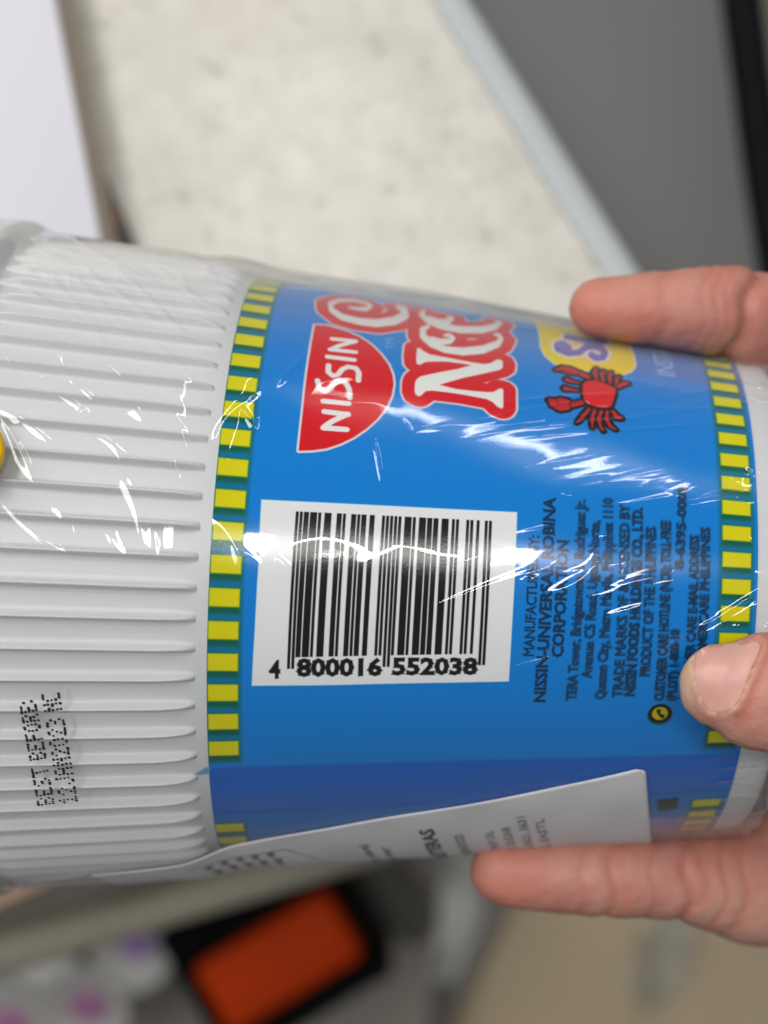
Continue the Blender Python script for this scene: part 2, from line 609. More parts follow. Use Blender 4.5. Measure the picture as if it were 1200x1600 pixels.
    crumple('plastic_bag', ((690, 1420), (62, 120), .3), .70, .05, bagm, 'crumpled pale plastic bag between the dark post and the slanting bar', 5)
    crumple('plastic_bag', ((1032, 1495), (42, 78), .35), .74, .03, plain('scrap_cream', sr(.76, .74, .69), .5, .1, 40), 'crumpled pale plastic scrap on top of the brown carton', 9)


# ------------------------------------------------------------------ the cup
RIB_N, RIB_H = 72, .0014
S_RIM = -.0505


def film_off(s, phi):
    """stand-off of the clear film from the cone, metres"""
    o = .00022 + .0016 * (1 - smoothstep(-.0245, -.0165, s))
    top = smoothstep(math.radians(58), math.radians(80), phi) * (1 - smoothstep(math.radians(100), math.radians(150), phi))
    o = o + top * (.0016 - .0010 * smoothstep(.004, .034, s)) * smoothstep(-.027, -.018, s)
    bot = smoothstep(math.radians(50), math.radians(80), -phi)
    o = o + bot * .0007 * smoothstep(-.026, -.016, s)
    return o


def print_label():
    X0, X1 = -math.pi * RM, math.pi * RM
    Y0, Y1 = SL0 * 1e3, SL1 * 1e3
    BLUE = (.0, .495, .83)
    pr = Print(X0, X1, Y0, Y1, 16, BLUE)
    WH = (.90, .90, .89)
    RED = (.84, .06, .11)
    BLK = (.055, .055, .06)
    YEL = (.86, .82, .02)
    GRN = (.0, .34, .17)

    def L(p):
        s, f = on_cup(p)
        return np.stack([f * RM, s * 1e3], 1)

    def Z(ox, oy, f):
        return lambda pts: L([(ox + x / f, oy + y / f) for x, y in pts])
    D2R = math.radians

    # overlap seam of the wrap
    xs0, xs1 = L([(600, 1192)])[0, 0], L([(600, 1262)])[0, 0]
    pr.poly([(xs1, Y0 - 1), (xs0, Y0 - 1), (xs0 + .15, 10), (xs0 - .2, Y1 + 1), (xs1, Y1 + 1)], (.0, .385, .77), soft=.16)
    pr.poly([(xs0 - .12, Y0 - 1), (xs0 + .1, Y0 - 1), (xs0 + .22, 10), (xs0 - .08, Y1 + 1), (xs0 - .28, Y1 + 1)], (.05, .45, .80), soft=.08, alpha=.8)
    pr.poly([(X0 - 1, Y0 - 1), (xs1, Y0 - 1), (xs1, Y1 + 1), (X0 - 1, Y1 + 1)], (.0, .455, .79), soft=.16)  # same blue below the seam, darkened to paint in its shade
    # paler corner towards the base: film reflection put into the print colour
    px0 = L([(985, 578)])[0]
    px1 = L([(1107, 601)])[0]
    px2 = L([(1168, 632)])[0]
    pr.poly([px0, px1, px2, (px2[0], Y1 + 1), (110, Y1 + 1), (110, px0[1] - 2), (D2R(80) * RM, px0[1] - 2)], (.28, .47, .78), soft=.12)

    # yellow dashes down both borders, with the green of the misprinted blue below each
    ph = [2.7 + 5.45 * k for k in range(-6, 20)] + [-51.7 - 5.45 * k for k in range(0, 13)]
    for side, (ya, yb) in enumerate(((-19.1, -15.55), (41.35, 44.85))):
        for f in ph:
            if side:
                f = f + .3
            c = D2R(f) * RM
            jw = .03 * math.sin(f * 7.1)
            pr.poly([(c - 1.86, ya - .25), (c + 1.22, ya - .25), (c + 1.22, yb + .2), (c - 1.86, yb + .2)], GRN, soft=.42, alpha=.84)
            pr.poly([(c - .98, ya + jw), (c + 1.02, ya + jw), (c + 1.02, yb + jw), (c - .98, yb + jw)], YEL, soft=.12)

    def brush(fn, pts, pxw):
        """a brush stroke of varying width as polygons on the sheet"""
        out = []
        for (xa, ya, wa), (xb, yb, wb) in zip(pts[:-1], pts[1:]):
            L_ = math.hypot(xb - xa, yb - ya) + 1e-6
            nx, ny = -(yb - ya) / L_ / 2, (xb - xa) / L_ / 2
            out.append(('p', fn([(xa + nx * wa, ya + ny * wa), (xb + nx * wb, yb + ny * wb), (xb - nx * wb, yb - ny * wb), (xa - nx * wa, ya - ny * wa)])))
        for (x, y, w) in pts:
            out.append(('p', fn([(x + w / 2 * math.cos(a), y + w / 2 * math.sin(a)) for a in np.linspace(0, 2 * np.pi, 13)[:-1]])))
        return out

    # big lettering: white strokes in a red contour with a thin white outline
    q = Z(610, 470, 5.4545)
    k = .185 / FPX * 1e3 / 5.4545 / 2
    letters = [('p', q([(205, 770), (215, 800), (245, 815), (270, 800), (300, 770), (350, 765), (450, 775), (600, 795), (820, 835), (870, 860), (910, 900), (950, 918), (962, 900), (962, 750), (940, 742), (915, 750), (880, 772), (830, 775), (700, 765), (560, 750), (420, 715), (500, 690), (620, 655), (800, 615), (930, 585), (955, 570), (960, 530), (950, 505), (920, 495), (890, 505), (860, 525), (800, 535), (700, 520), (560, 495), (470, 478), (400, 465), (340, 455), (290, 430), (250, 400), (225, 402), (218, 480), (222, 535), (250, 545), (300, 520), (380, 515), (480, 515), (600, 530), (690, 545), (560, 580), (400, 610), (250, 645), (220, 670), (208, 700)]))]

    def st(fn, pts, kk=k):
        letters.extend(brush(fn, [(x, y, w * .74) for x, y, w in pts], kk))
    st(q, [(325, 212, 40), (275, 240, 70), (280, 300, 80), (350, 365, 75), (470, 412, 80), (620, 428, 92), (790, 412, 95), (910, 368, 80), (945, 325, 50), (925, 292, 40), (885, 283, 22)])
    st(q, [(345, 320, 60), (430, 345, 70), (505, 340, 70), (535, 315, 50), (500, 287, 45), (460, 290, 30)])
    st(q, [(280, 85, 40), (262, 112, 55), (320, 165, 65), (430, 212, 70), (600, 243, 80), (780, 245, 80), (890, 222, 75), (930, 190, 55), (900, 175, 30)])
    st(q, [(330, 140, 40), (420, 175, 60), (500, 172, 60), (530, 150, 40), (490, 135, 35)])
    z2 = Z(470, 420, 5.4545)
    st(z2, [(410, 328, 24), (470, 338, 34), (560, 342, 50), (598, 318, 40), (560, 290, 30), (450, 266, 28), (330, 268, 38), (250, 298, 55), (262, 350, 62), (350, 410, 70), (500, 448, 78), (650, 462, 92), (800, 440, 100), (885, 395, 100), (880, 345, 80), (820, 318, 40)])
    pr.shapes(letters, [(1.85, (.86, .80, .82), .05), (1.56, RED, .05), (.0, WH, .05)])

    # half-round badge
    z4 = Z(460, 510, 6.6667)
    half = z4([(215, -20), (330, -15), (450, 20), (560, 55), (680, 110), (800, 190), (900, 290), (980, 400), (1020, 500), (1032, 600), (1010, 720), (955, 840), (860, 960), (750, 1060), (620, 1150), (480, 1220), (330, 1270), (180, 1290), (45, 1293), (90, 880), (130, 500), (175, 200)])
    pr.shapes([('p', half)], [(.30, (.87, .84, .86), .05), (.0, RED, .06)])
    kk = .186 / FPX * 1e3 / 6.6667 / 2

    def bstroke(items, w=62):
        it = [('s', z4(p), [w * kk] * len(p)) for p in items]
        pr.shapes(it, [(0, WH, .05)])
    bstroke([[(300, 1055), (545, 1072)], [(315, 1040), (395, 985), (555, 910)], [(310, 885), (560, 915)]])
    bstroke([[(300, 775), (565, 800)]])
    bstroke([[(240, 560), (262, 640), (320, 680), (375, 650), (400, 600), (470, 560), (540, 590), (570, 650), (575, 740)]])
    bstroke([[(355, 400), (352, 470), (400, 510), (450, 500), (500, 440), (560, 415), (640, 430), (672, 480), (665, 560)]])
    bstroke([[(345, 310), (620, 345)]])
    bstroke([[(375, 235), (635, 265)], [(380, 235), (470, 195), (630, 155)], [(395, 125), (635, 150)]])
    # trademark letters
    text_on(pr, 'TM', L([(618, 546)])[0], L([(616, 529)])[0], 1.25, (.55, .72, .88), soft=1, side=-1, alpha=.8)

    # yellow badge with violet lettering
    z3 = Z(840, 500, 7.5)
    low = z3([(20, 110), (45, 320), (90, 420), (200, 510), (420, 570), (700, 605), (1000, 630), (1080, 600), (1130, 550), (1140, 500), (1075, 300)])
    badge = list(map(tuple, low)) + [(D2R(100) * RM, low[-1, 1] - 1.5), (D2R(100) * RM, low[0, 1] - .6)]
    pr.shapes([('p', np.array(badge))], [(.22, (.90, .86, .80), .06), (0, (.90, .80, .03), .06)])
    k3 = .188 / FPX * 1e3 / 7.5 / 2
    sL = [(365, 318), (300, 275), (230, 280), (235, 335), (360, 385), (490, 375), (560, 315), (640, 300), (740, 325), (790, 375), (770, 430), (690, 440), (630, 405)]
    eL = [(330, 190), (440, 215), (590, 245), (740, 262), (790, 255), (700, 200)]
    it = brush(z3, [(a, b, 78) for a, b in sL], k3) + brush(z3, [(a, b, 62) for a, b in eL], k3)
    pr.shapes(it, [(.42, (.90, .86, .86), .08), (0, (.43, .40, .72), .06)])
    bl = [(205, 300), (250, 355), (380, 402), (520, 385)]
    pr.shapes([('s', z3(bl), [22 * k3, 34 * k3, 30 * k3, 14 * k3])], [(0, (.0, .36, .70), .08)])

    # crab
    CR = (.86, .09, .13)

    def crab(items, grow=.26):
        its = []
        for it_ in items:
            if it_[0] == 'p':
                its.append(('p', z3(it_[1])))
            else:
                its.extend(brush(z3, [(a, b, w * 1.12) for a, b, w in it_[1]], k3))
        return its
    legs = [('s', [(690, 690, 34), (668, 610, 40), (690, 560, 16)]), ('s', [(770, 705, 34), (750, 640, 40), (775, 585, 14)]), ('s', [(850, 725, 34), (840, 660, 42), (862, 600, 14)]),
            ('s', [(920, 770, 30), (925, 690, 40), (955, 650, 14)]), ('s', [(945, 775, 40), (1000, 745, 50), (1055, 740, 26)]),
            ('s', [(600, 1045, 34), (530, 1130, 40), (460, 1200, 12)]), ('s', [(665, 1060, 34), (640, 1150, 42), (640, 1260, 14)]), ('s', [(745, 1070, 34), (715, 1150, 42), (735, 1240, 30), (770, 1300, 10)]),
            ('s', [(815, 1075, 34), (805, 1160, 42), (850, 1240, 30), (915, 1285, 10)]), ('s', [(880, 1070, 30), (920, 1130, 50), (975, 1150, 30)])]
    claws = [('s', [(595, 665, 40), (500, 625, 50)]), ('s', [(455, 610, 50), (380, 590, 74), (290, 570, 60), (205, 585, 14)]), ('s', [(480, 735, 20), (400, 720, 26), (340, 695, 40)]), ('s', [(470, 825, 20), (400, 815, 24), (320, 800, 46)]),
             ('s', [(140, 935, 40), (190, 970, 90), (270, 985, 140), (330, 990, 120)]), ('s', [(410, 990, 56), (520, 965, 44)])]
    body = [('p', [(520, 770), (560, 718), (640, 705), (720, 715), (915, 795), (900, 900), (860, 1010), (790, 1030), (680, 1015), (590, 980), (535, 910)])]
    everything = crab(legs) + crab(claws) + crab(body)
    pr.shapes(everything, [(.42, (.10, .05, .06), .07)])
    for part_ in legs + claws:
        pr.shapes(crab([part_]), [(.10, (.16, .05, .06), .05), (-.02, (.74, .12, .16), .05)])
    pr.shapes(crab(body), [(.10, (.12, .04, .05), .05), (0, CR, .05)])
    pr.shapes(crab([('s', [(560, 945, 12), (600, 975, 14)]), ('s', [(700, 1005, 6), (810, 1010, 8)])]), [(0, (.92, .62, .64), .1)])
    pr.shapes(crab([('s', [(225, 950, 16), (235, 970, 6)]), ('s', [(230, 590, 8), (420, 600, 4)])]), [(0, (.12, .04, .05), .06)])

    # pale small heading running round towards the back
    a, b = L([(1056, 588)])[0], None
    text_on(pr, 'INSTANT NOODLES', a, (a[0] + 28, a[1] - .2), 2.6, (.62, .78, .93), soft=1, side=-1, alpha=.9)

    # bar code panel
    pan = L([(408, 780), (508, 785), (608, 790), (708, 795), (808, 800), (805, 890), (800, 980), (795, 1065), (700, 1067), (600, 1069), (500, 1071), (393, 1072), (398, 980), (403, 890)])
    pr.poly(pan, (.90, .905, .91), soft=.06)
    code = '4800016552038'
    Lc = ['0001101', '0011001', '0010011', '0111101', '0100011', '0110001', '0101111', '0111011', '0110111', '0001011']
    Rc = [''.join('1' if c == '0' else '0' for c in x) for x in Lc]
    Gc = [x[::-1] for x in Rc]
    par = 'LGLLGG'
    bits = '101' + ''.join((Lc if par[i] == 'L' else Gc)[int(code[i + 1])] for i in range(6)) + '01010' + ''.join(Rc[int(c)] for c in code[7:]) + '101'
    i = 0
    while i < 95:
        if bits[i] == '0':
            i += 1
            continue
        j = i
        while j < 95 and bits[j] == '1':
            j += 1
        guard = i < 3 or i >= 92 or 45 <= i < 50
        u0, u1 = (i - .14) / 95, (j + .14) / 95
        t0 = lambda u: (463 + u * 305, 799 + u * 15)
        yb = 1045 if guard else 1027
        b0 = lambda u: (449 + u * 308, yb - u * 6)
        P = L([t0(u0), t0(u1), b0(u1), b0(u0)])
        pr.poly(P, BLK, grow=-.04, soft=.07)
        pr.poly(P, BLK, soft=.05)
        i = j
    for s_, a_, b_ in (('4', (421, 1059), (437, 1059)), ('800016', (464, 1056), (596, 1055)), ('552038', (613, 1054), (745, 1053))):
        A, B = L([a_])[0], L([b_])[0]
        text_on(pr, s_, A, B, 2.05, BLK, bold=.028, grow=.03, soft=1, side=-1)

    # small print block: lines run towards the rim's left, letters upright when the cup stands
    INK = (.03, .12, .20)
    lines = [('MANUFACTURED BY:', (833, 1025), (842, 838), 1.35, .0, 1), ('NISSIN-UNIVERSAL ROBINA', (851, 1097), (867, 778), 1.5, .022, 1), ('CORPORATION', (879, 1027), (888, 845), 1.5, .02, 1),
             ('TERA Tower, Bridgetowne, E. Rodriguez Jr.', (899, 1095), (914, 783), 1.35, .0, 2), ('Avenue C5 Road, Ugong Norte,', (923, 1060), (936, 815), 1.35, .0, 2), ('Quezon City, Metro Manila, Philippines 1110', (944, 1093), (957, 780), 1.35, .0, 2),
             ('TRADE MARKS OF & LICENSED BY', (971, 1090), (983, 790), 1.35, .0, 2), ('NISSIN FOODS HOLDINGS CO., LTD.', (990, 1088), (1003, 795), 1.35, .02, 2), ('PRODUCT OF THE PHILIPPINES', (1014, 1057), (1024, 825), 1.35, .005, 2),
             ('CUSTOMER CARE HOTLINE (NCR): TOLL-FREE', (1036, 1095), (1047, 815), 1.3, .01, 2), ('(PLDT) 1-800-10', (1055, 1095), (1061, 985), 1.2, .01, 2), ('8-6395-0000', (1067, 890), (1072, 760), 1.2, .01, 2),
             ('CONSUMER CARE E-MAIL ADDRESS', (1078, 1090), (1091, 838), 1.2, .01, 2), ('CUSTOMERCARE PHILIPPINES', (1098, 1070), (1108, 826), 1.2, .01, 2)]
    for s_, a_, b_, h_, bd, sf in lines:
        A, B = L([a_])[0], L([b_])[0]
        if sf == 2:
            text_on(pr, s_, A + (.22, .1), B + (.22, .1), h_ * .9, INK, bold=bd, grow=.03, soft=2, side=-1, alpha=.4)
        text_on(pr, s_, A, B, h_ * .92, INK if sf == 2 else (.03, .07, .13), bold=bd, grow=.035, soft=sf, side=-1, alpha=.72)
    # telephone pictogram
    c = L([(1031, 1115)])[0]
    an = np.linspace(0, 2 * np.pi, 24, endpoint=False)
    cir = lambda r: np.stack([c[0] + r * np.cos(an), c[1] + r * np.sin(an)], 1)
    pr.poly(cir(1.5) + (-.25, 0), (.0, .30, .20), soft=.15)
    pr.poly(cir(1.42), (.05, .07, .03), soft=.1)
    pr.poly(cir(1.0), (.72, .66, .02), soft=.1)
    pr.shapes([('s', np.array([(c[0] - .45, c[1] + .35), (c[0] - .1, c[1] - .1), (c[0] + .4, c[1] - .2)]), [.28, .14, .28])], [(0, (.15, .14, .02), .08)])
    # dark printed block by the paper's corner
    bk = L([(1026, 1250), (1060, 1247), (1057, 1264), (1030, 1268)])
    pr.poly(bk, (.01, .10, .16), soft=.25)
    return pr.image('label_print')


def build_cup():
    M = Matrix(((N0[0], UP[0], -AX[0], 0), (N0[1], UP[1], -AX[1], 0), (N0[2], UP[2], -AX[2], 0), (0, 0, 0, 1)))
    base = P0 + AX * SB
    M.translation = Vector(base)
    cup = empty('noodle_cup', M)
    tag(cup, 'blue and white instant noodle cup in clear shrink film, held sideways', 'noodle cup')

    m_white, nt, b = nodes('foam_white')
    b.inputs['Base Color'].default_value = sr(.835, .838, .845)
    b.inputs['Roughness'].default_value = .35
    b.inputs['Subsurface Weight'].default_value = .15
    b.inputs['Subsurface Radius'].default_value = (.001, .001, .001)
    n = nt.nodes.new('ShaderNodeTexNoise')
    n.inputs['Scale'].default_value = 900
    tc = nt.nodes.new('ShaderNodeTexCoord')
    nt.links.new(tc.outputs['Object'], n.inputs['Vector'])
    bp = nt.nodes.new('ShaderNodeBump')
    bp.inputs['Strength'].default_value = .12
    bp.inputs['Distance'].default_value = .0002
    nt.links.new(n.outputs['Fac'], bp.inputs['Height'])
    nt.links.new(bp.outputs[0], b.inputs['Normal'])

    # wall: lathe profile
    prof = [(S_RIM - .0055, .0395), (S_RIM - .0052, .0440)]
    rr = rad(S_RIM)
    for t in np.linspace(-80, 100, 11):
        a = math.radians(t)
        prof.append((S_RIM - .0022 - .0026 * math.sin(-a) * -1 * -1, rr + .0004 + .0024 * max(0, math.cos(a))))
    prof = [(S_RIM - .0058, .036), (S_RIM - .0056, rr + .0006), (S_RIM - .0050, rr + .0020), (S_RIM - .0036, rr + .0027), (S_RIM - .0018, rr + .0025), (S_RIM - .0004, rr + .0016), (S_RIM + .0004, rr + .0004), (S_RIM + .001, rr - .0001)]
    for s in np.linspace(S_RIM + .002, SB - .0016, 60):
        prof.append((s, rad(s) - .00015))
    for t in np.linspace(0, 90, 8)[1:]:
        a = math.radians(t)
        prof.append((SB - .0016 + .0016 * math.sin(a), rad(SB) - .0017 + .0016 * math.cos(a)))
    prof += [(SB, rad(SB) - .004), (SB - .001, rad(SB) - .005), (SB - .0025, rad(SB) - .006), (SB - .0025, .0003)]
    nphi = 240
    ph = np.linspace(0, 2 * np.pi, nphi, endpoint=False)
    V = np.array([loc(s, ph, r) for s, r in prof]).reshape(-1, 3)
    mesh_obj('cup_wall', V, grid_faces(len(prof), nphi, True)[:, ::-1], m_white, cup)

    # moulded ribs round the upper wall, one mesh shared by all
    ss = np.concatenate([np.linspace(S_RIM - .0003, S_RIM + .001, 3), np.linspace(S_RIM + .002, -.0262, 12), np.linspace(-.0255, -.0205, 12)])
    uu = np.linspace(-.0014, .0014, 25)
    h = RIB_H * (.88 * np.exp(-(np.abs(uu) / .00037) ** 2.6) + .12 * np.exp(-(np.abs(uu) / .0008) ** 2))
    V = []
    for s in ss:
        e = smoothstep(S_RIM - .0005, S_RIM + .004, s) * math.sqrt(max(0, 1 - max(0, (s + .0262) / .0056) ** 2.2)) if s > -.0262 else smoothstep(S_RIM - .0005, S_RIM + .004, s)
        r = rad(s) - .00018 + h * e
        V.append(loc(s, uu / rad(s), r))
    V = np.array(V).reshape(-1, 3)
    first = mesh_obj('rib', V, grid_faces(len(ss), len(uu))[:, ::-1], m_white, cup)
    off = math.radians(3.7)
    first.rotation_euler = (0, 0, off)
    for k in range(1, RIB_N):
        o = first.copy()
        COL.objects.link(o)
        o.parent = cup
        o.rotation_euler = (0, 0, off + k * 2 * math.pi / RIB_N)

    # paper lid
    n = 96
    an = np.linspace(0, 2 * np.pi, n, endpoint=False)
    V = np.array([loc(S_RIM - z, an, r) for z, r in ((.0058, rr + .0022), (.0064, rr + .0022), (.0066, rr + .001), (.0064, rr - .004), (.0064, .0003))]).reshape(-1, 3)
    mesh_obj('lid', V, grid_faces(5, n, True), plain('lid_paper', sr(.82, .82, .84), .4, .03, 50), cup)

    # label sheet
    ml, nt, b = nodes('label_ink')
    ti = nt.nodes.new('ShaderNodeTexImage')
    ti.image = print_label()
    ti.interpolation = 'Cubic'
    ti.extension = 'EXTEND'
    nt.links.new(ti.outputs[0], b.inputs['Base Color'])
    b.inputs['Roughness'].default_value = .14
    b.inputs['Specular IOR Level'].default_value = .32
    tc = nt.nodes.new('ShaderNodeTexCoord')
    n1 = nt.nodes.new('ShaderNodeTexNoise')
    n1.inputs['Scale'].default_value = 4200
    n1.inputs['Detail'].default_value = 2
    nt.links.new(tc.outputs['Object'], n1.inputs['Vector'])
    bp = nt.nodes.new('ShaderNodeBump')
    bp.inputs['Strength'].default_value = .10
    bp.inputs['Distance'].default_value = .00012
    nt.links.new(n1.outputs['Fac'], bp.inputs['Height'])
    nt.links.new(bp.outputs[0], b.inputs['Normal'])
    ns, nf = 60, 361
    s = np.linspace(SL0, SL1, ns)
    f = np.linspace(-math.pi, math.pi, nf)
    Sg, Fg = np.meshgrid(s, f, indexing='ij')
    V = loc(Sg, Fg, rad(Sg) - .00004 + .00003 * np.sin(Fg * 9 + Sg * 300)).reshape(-1, 3)
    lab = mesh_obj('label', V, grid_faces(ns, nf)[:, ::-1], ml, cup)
    uv = lab.data.uv_layers.new(name='sheet')
    vi = np.empty(len(lab.data.loops), np.int32)
    lab.data.loops.foreach_get('vertex_index', vi)
    U = ((Fg + math.pi) / (2 * math.pi)).ravel()[vi]
    Vv = ((Sg - SL0) / (SL1 - SL0)).ravel()[vi]
    uv.data.foreach_set('uv', np.stack([U, Vv], 1).astype(np.float32).ravel())

    # torn blue glue tab at the seam
    px = [(328, 1197), (322, 1199), (313, 1204), (303, 1210), (313, 1210), (321, 1209), (328, 1208)]
    s_, f_ = on_cup(px)
    V = loc(s_, f_, rad(s_) + .00006)
    mesh_obj('label_tab', V, [tuple(range(len(px)))], plain('tab_blue', sr(.38, .64, .76), .3, .2, 500), cup)

    build_film(cup)
    return cup


def build_film(cup):
    # clear shrink film as a real thin sheet with folds
    fs = np.arange(S_RIM - .0048, SB + .0006, .00016)
    fine = np.radians(np.arange(-88, 96, .22))
    coarse = np.radians(np.arange(96, 272, 2.0))
    f = np.concatenate([fine, coarse])
    Sg, Fg = np.meshgrid(fs, f, indexing='ij')
    H = film_off(Sg, Fg)
    r = np.random.default_rng(21)
    nfine = len(fine)
    Sm = Sg[:, :nfine] * 1e3
    Xm = Fg[:, :nfine] * RM
    W_ = np.zeros_like(Sm)
    # slow waviness (mm)
    for _ in range(30):
        a = r.uniform(0, np.pi)
        k = 2 * np.pi / r.uniform(5, 16)
        W_ += .0038 * np.sin(k * (Sm * np.cos(a) + Xm * np.sin(a)) + r.uniform(0, 6.28)) / 2

    def crease(s0, x0, ang, length, width, height, bend=0.0):
        """a fold: ridge line from its centre along ang (rad from the axis), sizes mm"""
        R_ = length * .75
        i0, i1 = np.searchsorted(fs * 1e3, [s0 - R_, s0 + R_])
        j0, j1 = np.searchsorted(fine * RM, [x0 - R_, x0 + R_])
        if i1 <= i0 or j1 <= j0:
            return
        ds, dx = Sm[i0:i1, j0:j1] - s0, Xm[i0:i1, j0:j1] - x0
        u = ds * math.cos(ang) + dx * math.sin(ang)
        v = -ds * math.sin(ang) + dx * math.cos(ang) + bend * u * u
        env = np.exp(-(np.abs(u) / (length * .5)) ** 4)
        W_[i0:i1, j0:j1] += height * env * np.exp(-(np.abs(v) / width) ** 1.7)

    def fold(p, q, width, height, bend=0.0):
        s_, f_ = on_cup([p, q], .0006)
        s_, x_ = s_ * 1e3, f_ * RM
        L_ = math.hypot(s_[1] - s_[0], x_[1] - x_[0])
        crease(s_.mean(), x_.mean(), math.atan2(x_[1] - x_[0], s_[1] - s_[0]), L_, width, height, bend)
    # folds one can see in the film
    for p, q, w_, h_, b_ in [((800, 930), (900, 850), .9, .22, .05), ((870, 940), (960, 860), .6, .2, -.06), ((940, 965), (1010, 945), .4, .12, 0), ((960, 915), (1050, 895), .4, .12, .03), ((1060, 1005), (1195, 920), .32, .16, 0), ((1060, 1015), (1200, 935), .3, .1, 0),
                             ((1020, 800), (1110, 745), .5, .18, .03), ((1000, 795), (1080, 770), .3, .12, 0), ((910, 755), (1060, 715), .35, .14, .01), ((880, 720), (1010, 690), .3, .11, 0), ((780, 740), (900, 715), .3, .1, 0), ((800, 765), (960, 735), .3, .1, 0), ((790, 625), (960, 612), .35, .12, 0), ((840, 665), (1000, 650), .3, .12, 0), ((830, 680), (980, 668), .25, .1, 0),
                             ((330, 690), (390, 610), .8, .2, .04), ((380, 640), (400, 670), .5, .15, 0), ((480, 600), (560, 580), .5, .15, .05), ((500, 640), (600, 620), .6, .12, .04), ((430, 600), (490, 540), .3, .1, 0), ((620, 680), (730, 655), .3, .12, .02), ((560, 690), (680, 672), .3, .1, 0), ((585, 690), (598, 760), .25, .12, 0),
                             ((340, 800), (385, 890), .7, .22, .05), ((420, 850), (560, 830), 1.0, .09, .06), ((560, 870), (690, 840), 1.2, .09, .05), ((600, 850), (740, 880), .9, .07, -.04), ((720, 880), (770, 860), .5, .16, 0), ((430, 870), (450, 890), .4, .14, 0),
                             ((120, 660), (145, 640), .3, .1, .1), ((60, 605), (150, 655), .35, .14, .03), ((0, 640), (100, 705), .3, .14, .02), ((10, 665), (50, 730), .3, .1, 0), ((130, 670), (210, 720), .35, .15, .03), ((100, 590), (160, 640), .3, .1, 0), ((110, 440), (190, 520), .6, .14, 0), ((140, 440), (260, 530), .6, .14, 0), ((190, 440), (290, 540), .5, .12, 0), ((70, 440), (150, 520), .6, .12, 0), ((300, 850), (330, 900), .3, .12, 0), ((250, 830), (255, 870), .3, .12, .1)]:
        fold(p, q, w_, h_, b_)
    for _ in range(34):       # long straight pulled lines on the right of the label
        crease(r.uniform(14, 46), r.uniform(-10, 30), r.normal(.30, .07), r.uniform(7, 18), r.uniform(.16, .26), r.uniform(.03, .09), r.normal(0, .002))
    # finer folds gathered by region
    for _ in range(80):      # towards the base: drawn up to the right
        crease(r.uniform(22, 49), r.uniform(-28, 40), r.normal(.42, .12), r.uniform(3, 14), r.uniform(.14, .38), r.uniform(.008, .04), r.normal(0, .01))
    for _ in range(60):       # shrink puckers at the base
        crease(r.uniform(45, 50), r.uniform(-40, 45), r.normal(.3, .5), r.uniform(2, 6), r.uniform(.2, .5), r.uniform(.05, .2), r.normal(0, .05))
    for _ in range(130):       # upper left over the ribs: drawn down to the right
        crease(r.uniform(-50, -22), r.uniform(2, 55), r.normal(-.75, .25), r.uniform(3, 12), r.uniform(.25, .9), r.uniform(.03, .13), r.normal(0, .02))
    for _ in range(50):       # along the upper edge
        crease(r.uniform(-48, 40), r.uniform(42, 62), r.normal(.0, .12), r.uniform(6, 18), r.uniform(.25, .6), r.uniform(.03, .14), r.normal(0, .004))
    for _ in range(50):       # scattered tiny ones
        crease(r.uniform(-48, 45), r.uniform(-50, 50), r.uniform(0, np.pi), r.uniform(.8, 3.5), r.uniform(.1, .25), r.uniform(.01, .05), r.normal(0, .05))
    for _ in range(25):       # lower left around the ribs' ends
        crease(r.uniform(-48, -16), r.uniform(-55, -40), r.normal(.3, .3), r.uniform(3, 8), r.uniform(.3, .6), r.uniform(.04, .16), 0)
    edge = smoothstep(0, 6, np.minimum(np.arange(nfine), np.arange(nfine)[::-1]))
    H[:, :nfine] += np.maximum(W_ * 1e-3 * edge, -.00016)
    Rr = rad(Sg) + H
    # over the rim bead and round the base
    rimz = smoothstep(S_RIM + .002, S_RIM - .001, Sg)
    Rr = Rr * (1 - rimz) + (rad(S_RIM) + .0031) * rimz
    V = loc(Sg, Fg, Rr)
    # close over the base with a few gathered rings
    rings = []
    for k, (z, q) in enumerate(((.0012, .985), (.0019, .95), (.002, .8), (.0015, .4), (.0014, .02))):
        rq = Rr[-1] * q + .0004 * np.sin(f * 37 + k) * (k < 4)
        rings.append(loc(SB + z, f, rq))
    V = np.concatenate([V, np.array(rings)], 0)
    n_, m_ = V.shape[:2]

    m, nt, _ = nodes('clear_film')
    for nd in list(nt.nodes):
        nt.nodes.remove(nd)
    N, Lk = nt.nodes.new, nt.links.new
    out = N('ShaderNodeOutputMaterial')
    tr = N('ShaderNodeBsdfTransparent')
    tr.inputs[0].default_value = (.975, .98, .98, 1)
    gl = N('ShaderNodeBsdfGlossy')
    gl.inputs['Roughness'].default_value = .045
    df = N('ShaderNodeBsdfDiffuse')
    df.inputs[0].default_value = (.8, .8, .8, 1)
    geo = N('ShaderNodeNewGeometry')
    ior = N('ShaderNodeMix')
    ior.data_type = 'FLOAT'
    ior.inputs[2].default_value = 1.5
    ior.inputs[3].default_value = 1 / 1.5
    Lk(geo.outputs['Backfacing'], ior.inputs[0])
    fr = N('ShaderNodeFresnel')
    Lk(ior.outputs[0], fr.inputs['IOR'])
    mu = N('ShaderNodeMath')
    mu.operation = 'MULTIPLY'
    mu.use_clamp = True
    mu.inputs[1].default_value = 1.3
    Lk(fr.outputs[0], mu.inputs[0])
    lw = N('ShaderNodeLayerWeight')
    lw.inputs[0].default_value = .5
    pw = N('ShaderNodeMath')
    pw.operation = 'POWER'
    pw.inputs[1].default_value = 3.2
    Lk(lw.outputs['Facing'], pw.inputs[0])
    hz = N('ShaderNodeMath')
    hz.operation = 'MULTIPLY_ADD'
    hz.inputs[1].default_value = .75
    hz.inputs[2].default_value = .004
    Lk(pw.outputs[0], hz.inputs[0])
    m1 = N('ShaderNodeMixShader')
    Lk(hz.outputs[0], m1.inputs[0])
